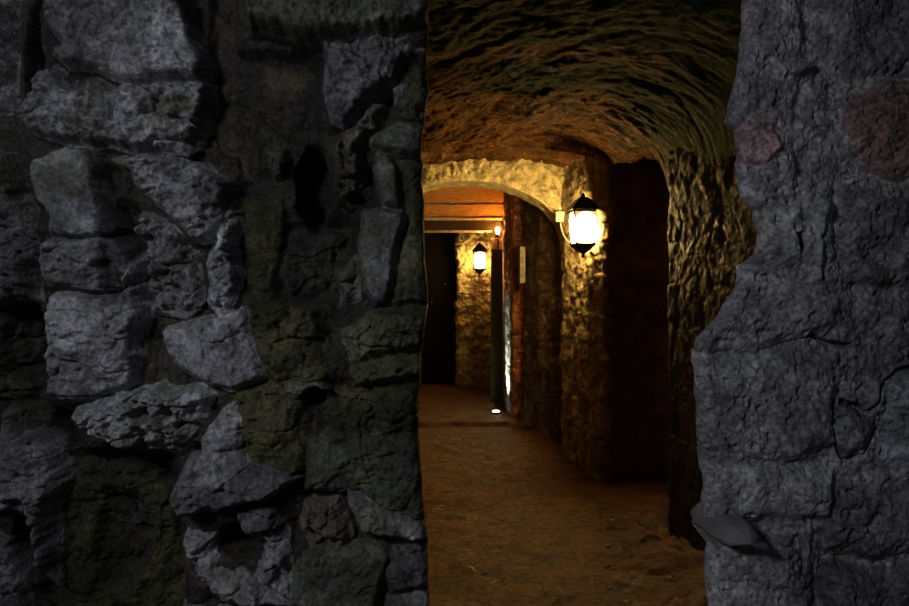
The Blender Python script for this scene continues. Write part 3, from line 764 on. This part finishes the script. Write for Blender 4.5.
# ------------------------------------------------------------------ coach lanterns
def lantern(label, loc, rotz, s, glass):
    t = thing('wall_lantern', label, 'lantern', loc, rotz)
    t.scale = (s, s, s)
    # local: centre of glass at origin, wall behind at +y
    bm = bmesh.new(); add_frustum(bm, -.112, .116, .136, .172); bm_obj('glass', bm, glass, t)
    bm = bmesh.new()
    for sx in (-1, 1):
        for sy in (-1, 1):
            add_tube(bm, [(sx * .070, sy * .070, -.116), (sx * .088, sy * .088, .120)], .005, 6)
    add_box(bm, (-.093, -.093, .115), (.093, .093, .130)); add_box(bm, (-.076, -.076, -.128), (.076, .076, -.112))
    bm_obj('frame', bm, M_iron, t)
    bm = bmesh.new(); add_frustum(bm, .130, .145, .215, .200); add_frustum(bm, .145, .205, .200, .105); add_frustum(bm, .205, .228, .105, .050); bm_obj('roof', bm, M_iron, t)
    bm = bmesh.new(); add_lathe(bm, [(.022, .215), (.012, .225), (.018, .238), (.012, .25), (.002, .262)], 14); bm_obj('finial', bm, M_iron, t, True)
    bm = bmesh.new(); add_frustum(bm, -.165, -.128, .085, .150); add_frustum(bm, -.185, -.165, .035, .085); bm_obj('base', bm, M_iron, t)
    bm = bmesh.new(); add_lathe(bm, [(.004, -.222), (.013, -.208), (.009, -.196), (.016, -.186)], 14); bm_obj('drop', bm, M_iron, t, True)
    bm = bmesh.new(); add_tube(bm, smooth_path([(0, .05, -.178), (0, .09, -.20), (0, .125, -.17), (0, .135, -.10)], 5), .009)
    bm_obj('bracket', bm, M_iron, t, True)
    bm = bmesh.new(); add_box(bm, (-.045, .128, -.17), (.045, .145, -.02)); bm_obj('back_plate', bm, M_iron, t, bevel=.004)
    return t
lantern('bright black coach lantern glowing on the rough stone pillar', (0.930, 5.07, 1.812), math.radians(-84), 0.98, E_lantern)
lantern('smaller far lantern glowing beside the black door', (0.325, 9.02, 1.715), math.radians(0), 0.92, E_far)

# junction box and its looping cable
jb = thing('junction_box', 'small pale junction box left of the bright lantern', 'junction box', (0.872, 5.80, 1.962))
bm = bmesh.new(); add_box(bm, (-.034, -.025, -.040), (.034, .025, .040)); bm_obj('housing', bm, M_white, jb, bevel=.005)
bm = bmesh.new(); add_box(bm, (-.037, -.030, .024), (.037, .028, .044)); bm_obj('cover', bm, M_white, jb, bevel=.003)
bm = bmesh.new(); add_tube(bm, smooth_path([(.875, 5.79, 1.925), (.880, 5.72, 1.83), (.900, 5.55, 1.745), (.935, 5.32, 1.70), (.975, 5.12, 1.70)], 6), .006)
tag(bm_obj('electric_cable', bm, M_white, None, True), 'thin pale cable looping from the junction box to the lantern', 'cable')

# narrow pale sign on the pier
sg = thing('wall_sign', 'narrow upright pale sign on the dark wall beside the red pier', 'sign', (0.665, 6.92, 1.60), math.radians(14))
bm = bmesh.new(); add_box(bm, (-.034, -.012, -.18), (.034, .0, .18)); bm_obj('board', bm, M_white, sg, bevel=.002)
bm = bmesh.new(); add_box(bm, (-.036, -.016, -.185), (-.022, .003, .185)); bm_obj('frame_strip', bm, M_fascia, sg)

# uplight on the floor
ux, uy = 0.436, 7.35
ul = thing('floor_uplight', 'small cool-white uplight on the floor at the foot of the red pier', 'light', (ux, uy, fz(ux, uy)), math.radians(-90))
bm = bmesh.new(); add_lathe(bm, [(.050, -.03), (.052, .018), (.046, .024)], 20); bm_obj('housing', bm, M_iron, ul, True)
bm = bmesh.new(); add_lathe(bm, [(.042, .022), (.036, .032), (.012, .038)], 20); bm_obj('lens', bm, E_up, ul, True)
sp = bpy.data.lights.new('uplight_beam', 'SPOT'); sp.energy = 130; sp.color = (0.85, 1.0, 0.78); sp.spot_size = math.radians(44); sp.spot_blend = 0.7; sp.shadow_soft_size = 0.02
so = bpy.data.objects.new('uplight_beam', sp); C.objects.link(so)
so.location = (ux, uy, fz(ux, uy) + 0.05)
so.rotation_euler = (Vector((0.585, 7.42, 0.50)) - so.location).to_track_quat('-Z', 'Y').to_euler()

# ------------------------------------------------------------------ loose stones and straw on the floor
def pebble(x, y, s, seed):
    bm = bmesh.new(); bmesh.ops.create_icosphere(bm, subdivisions=2, radius=s)
    r = random.Random(seed)
    ax = [r.uniform(.7, 1.3), r.uniform(.7, 1.2), r.uniform(.45, .7)]
    pl = [(Vector((r.uniform(-1, 1), r.uniform(-1, 1), r.uniform(-1, 1))).normalized(), r.uniform(.6, .9) * s) for _ in range(7)]
    for v in bm.verts:
        for nrm, dd in pl:
            e = v.co.dot(nrm) - dd
            if e > 0: v.co -= nrm * e
        v.co = Vector((v.co.x * ax[0], v.co.y * ax[1], v.co.z * ax[2]))
    o = bm_obj('pebble', bm, M_pebble)
    o.location = (x, y, fz(x, y) + s * .28); o.rotation_euler.z = r.uniform(0, 6)
    return o
rr = random.Random(4)
cnt = 0
for k in range(34):
    y = rr.uniform(2.7, 4.3); x = rr.uniform(0.72, 1.10)
    tag(pebble(x, y, rr.uniform(.010, .026), k), 'small loose stone in the rubble at the foot of the damp right pier', 'stone', 'loose stones by the right pier')
for k in range(26):
    y = rr.uniform(3.0, 6.4); x = rr.uniform(-0.25, 0.55) * min(1, y / 5 + .2)
    tag(pebble(x, y, rr.uniform(.006, .014), 100 + k), 'small stone lying on the open trodden earth floor', 'stone', 'small stones on the open floor')
def straw(x, y, ang, ln, seed):
    r = random.Random(seed)
    pts = []
    for k in range(5):
        t = (k / 4 - .5) * ln
        xx = x + math.cos(ang) * t + r.uniform(-.006, .006); yy = y + math.sin(ang) * t + r.uniform(-.006, .006)
        pts.append((xx, yy, fz(xx, yy) + .009 + r.uniform(0, .004)))
    bm = bmesh.new(); add_tube(bm, smooth_path(pts, 3), .0032, 5)
    return bm_obj('straw', bm, M_straw, None, True)
def on_floor(p, q):
    d = EYE * F / (q - HZ); return ((p - 454.5) / F * d, d)
for k, (p, q, a, l) in enumerate([(436,512,-.6,.10),(446,517,-.35,.12),(456,522,-.5,.10),(441,509,.2,.06),(465,524,-.4,.05)]):
    x, y = on_floor(p, q); tag(straw(x, y, a, l, k), 'pale straw on the floor close to the mossy left wall', 'straw', 'straws beside the left wall')
for k, (p, q, a, l) in enumerate([(472,570,-.9,.06),(482,577,-.6,.07),(494,583,.5,.06),(497,587,-.8,.07),(490,580,-.3,.05)]):
    x, y = on_floor(p, q); tag(straw(x, y, a, l, 20 + k), 'pale straw on the nearest strip of visible floor', 'straw', 'straws on the nearest floor')
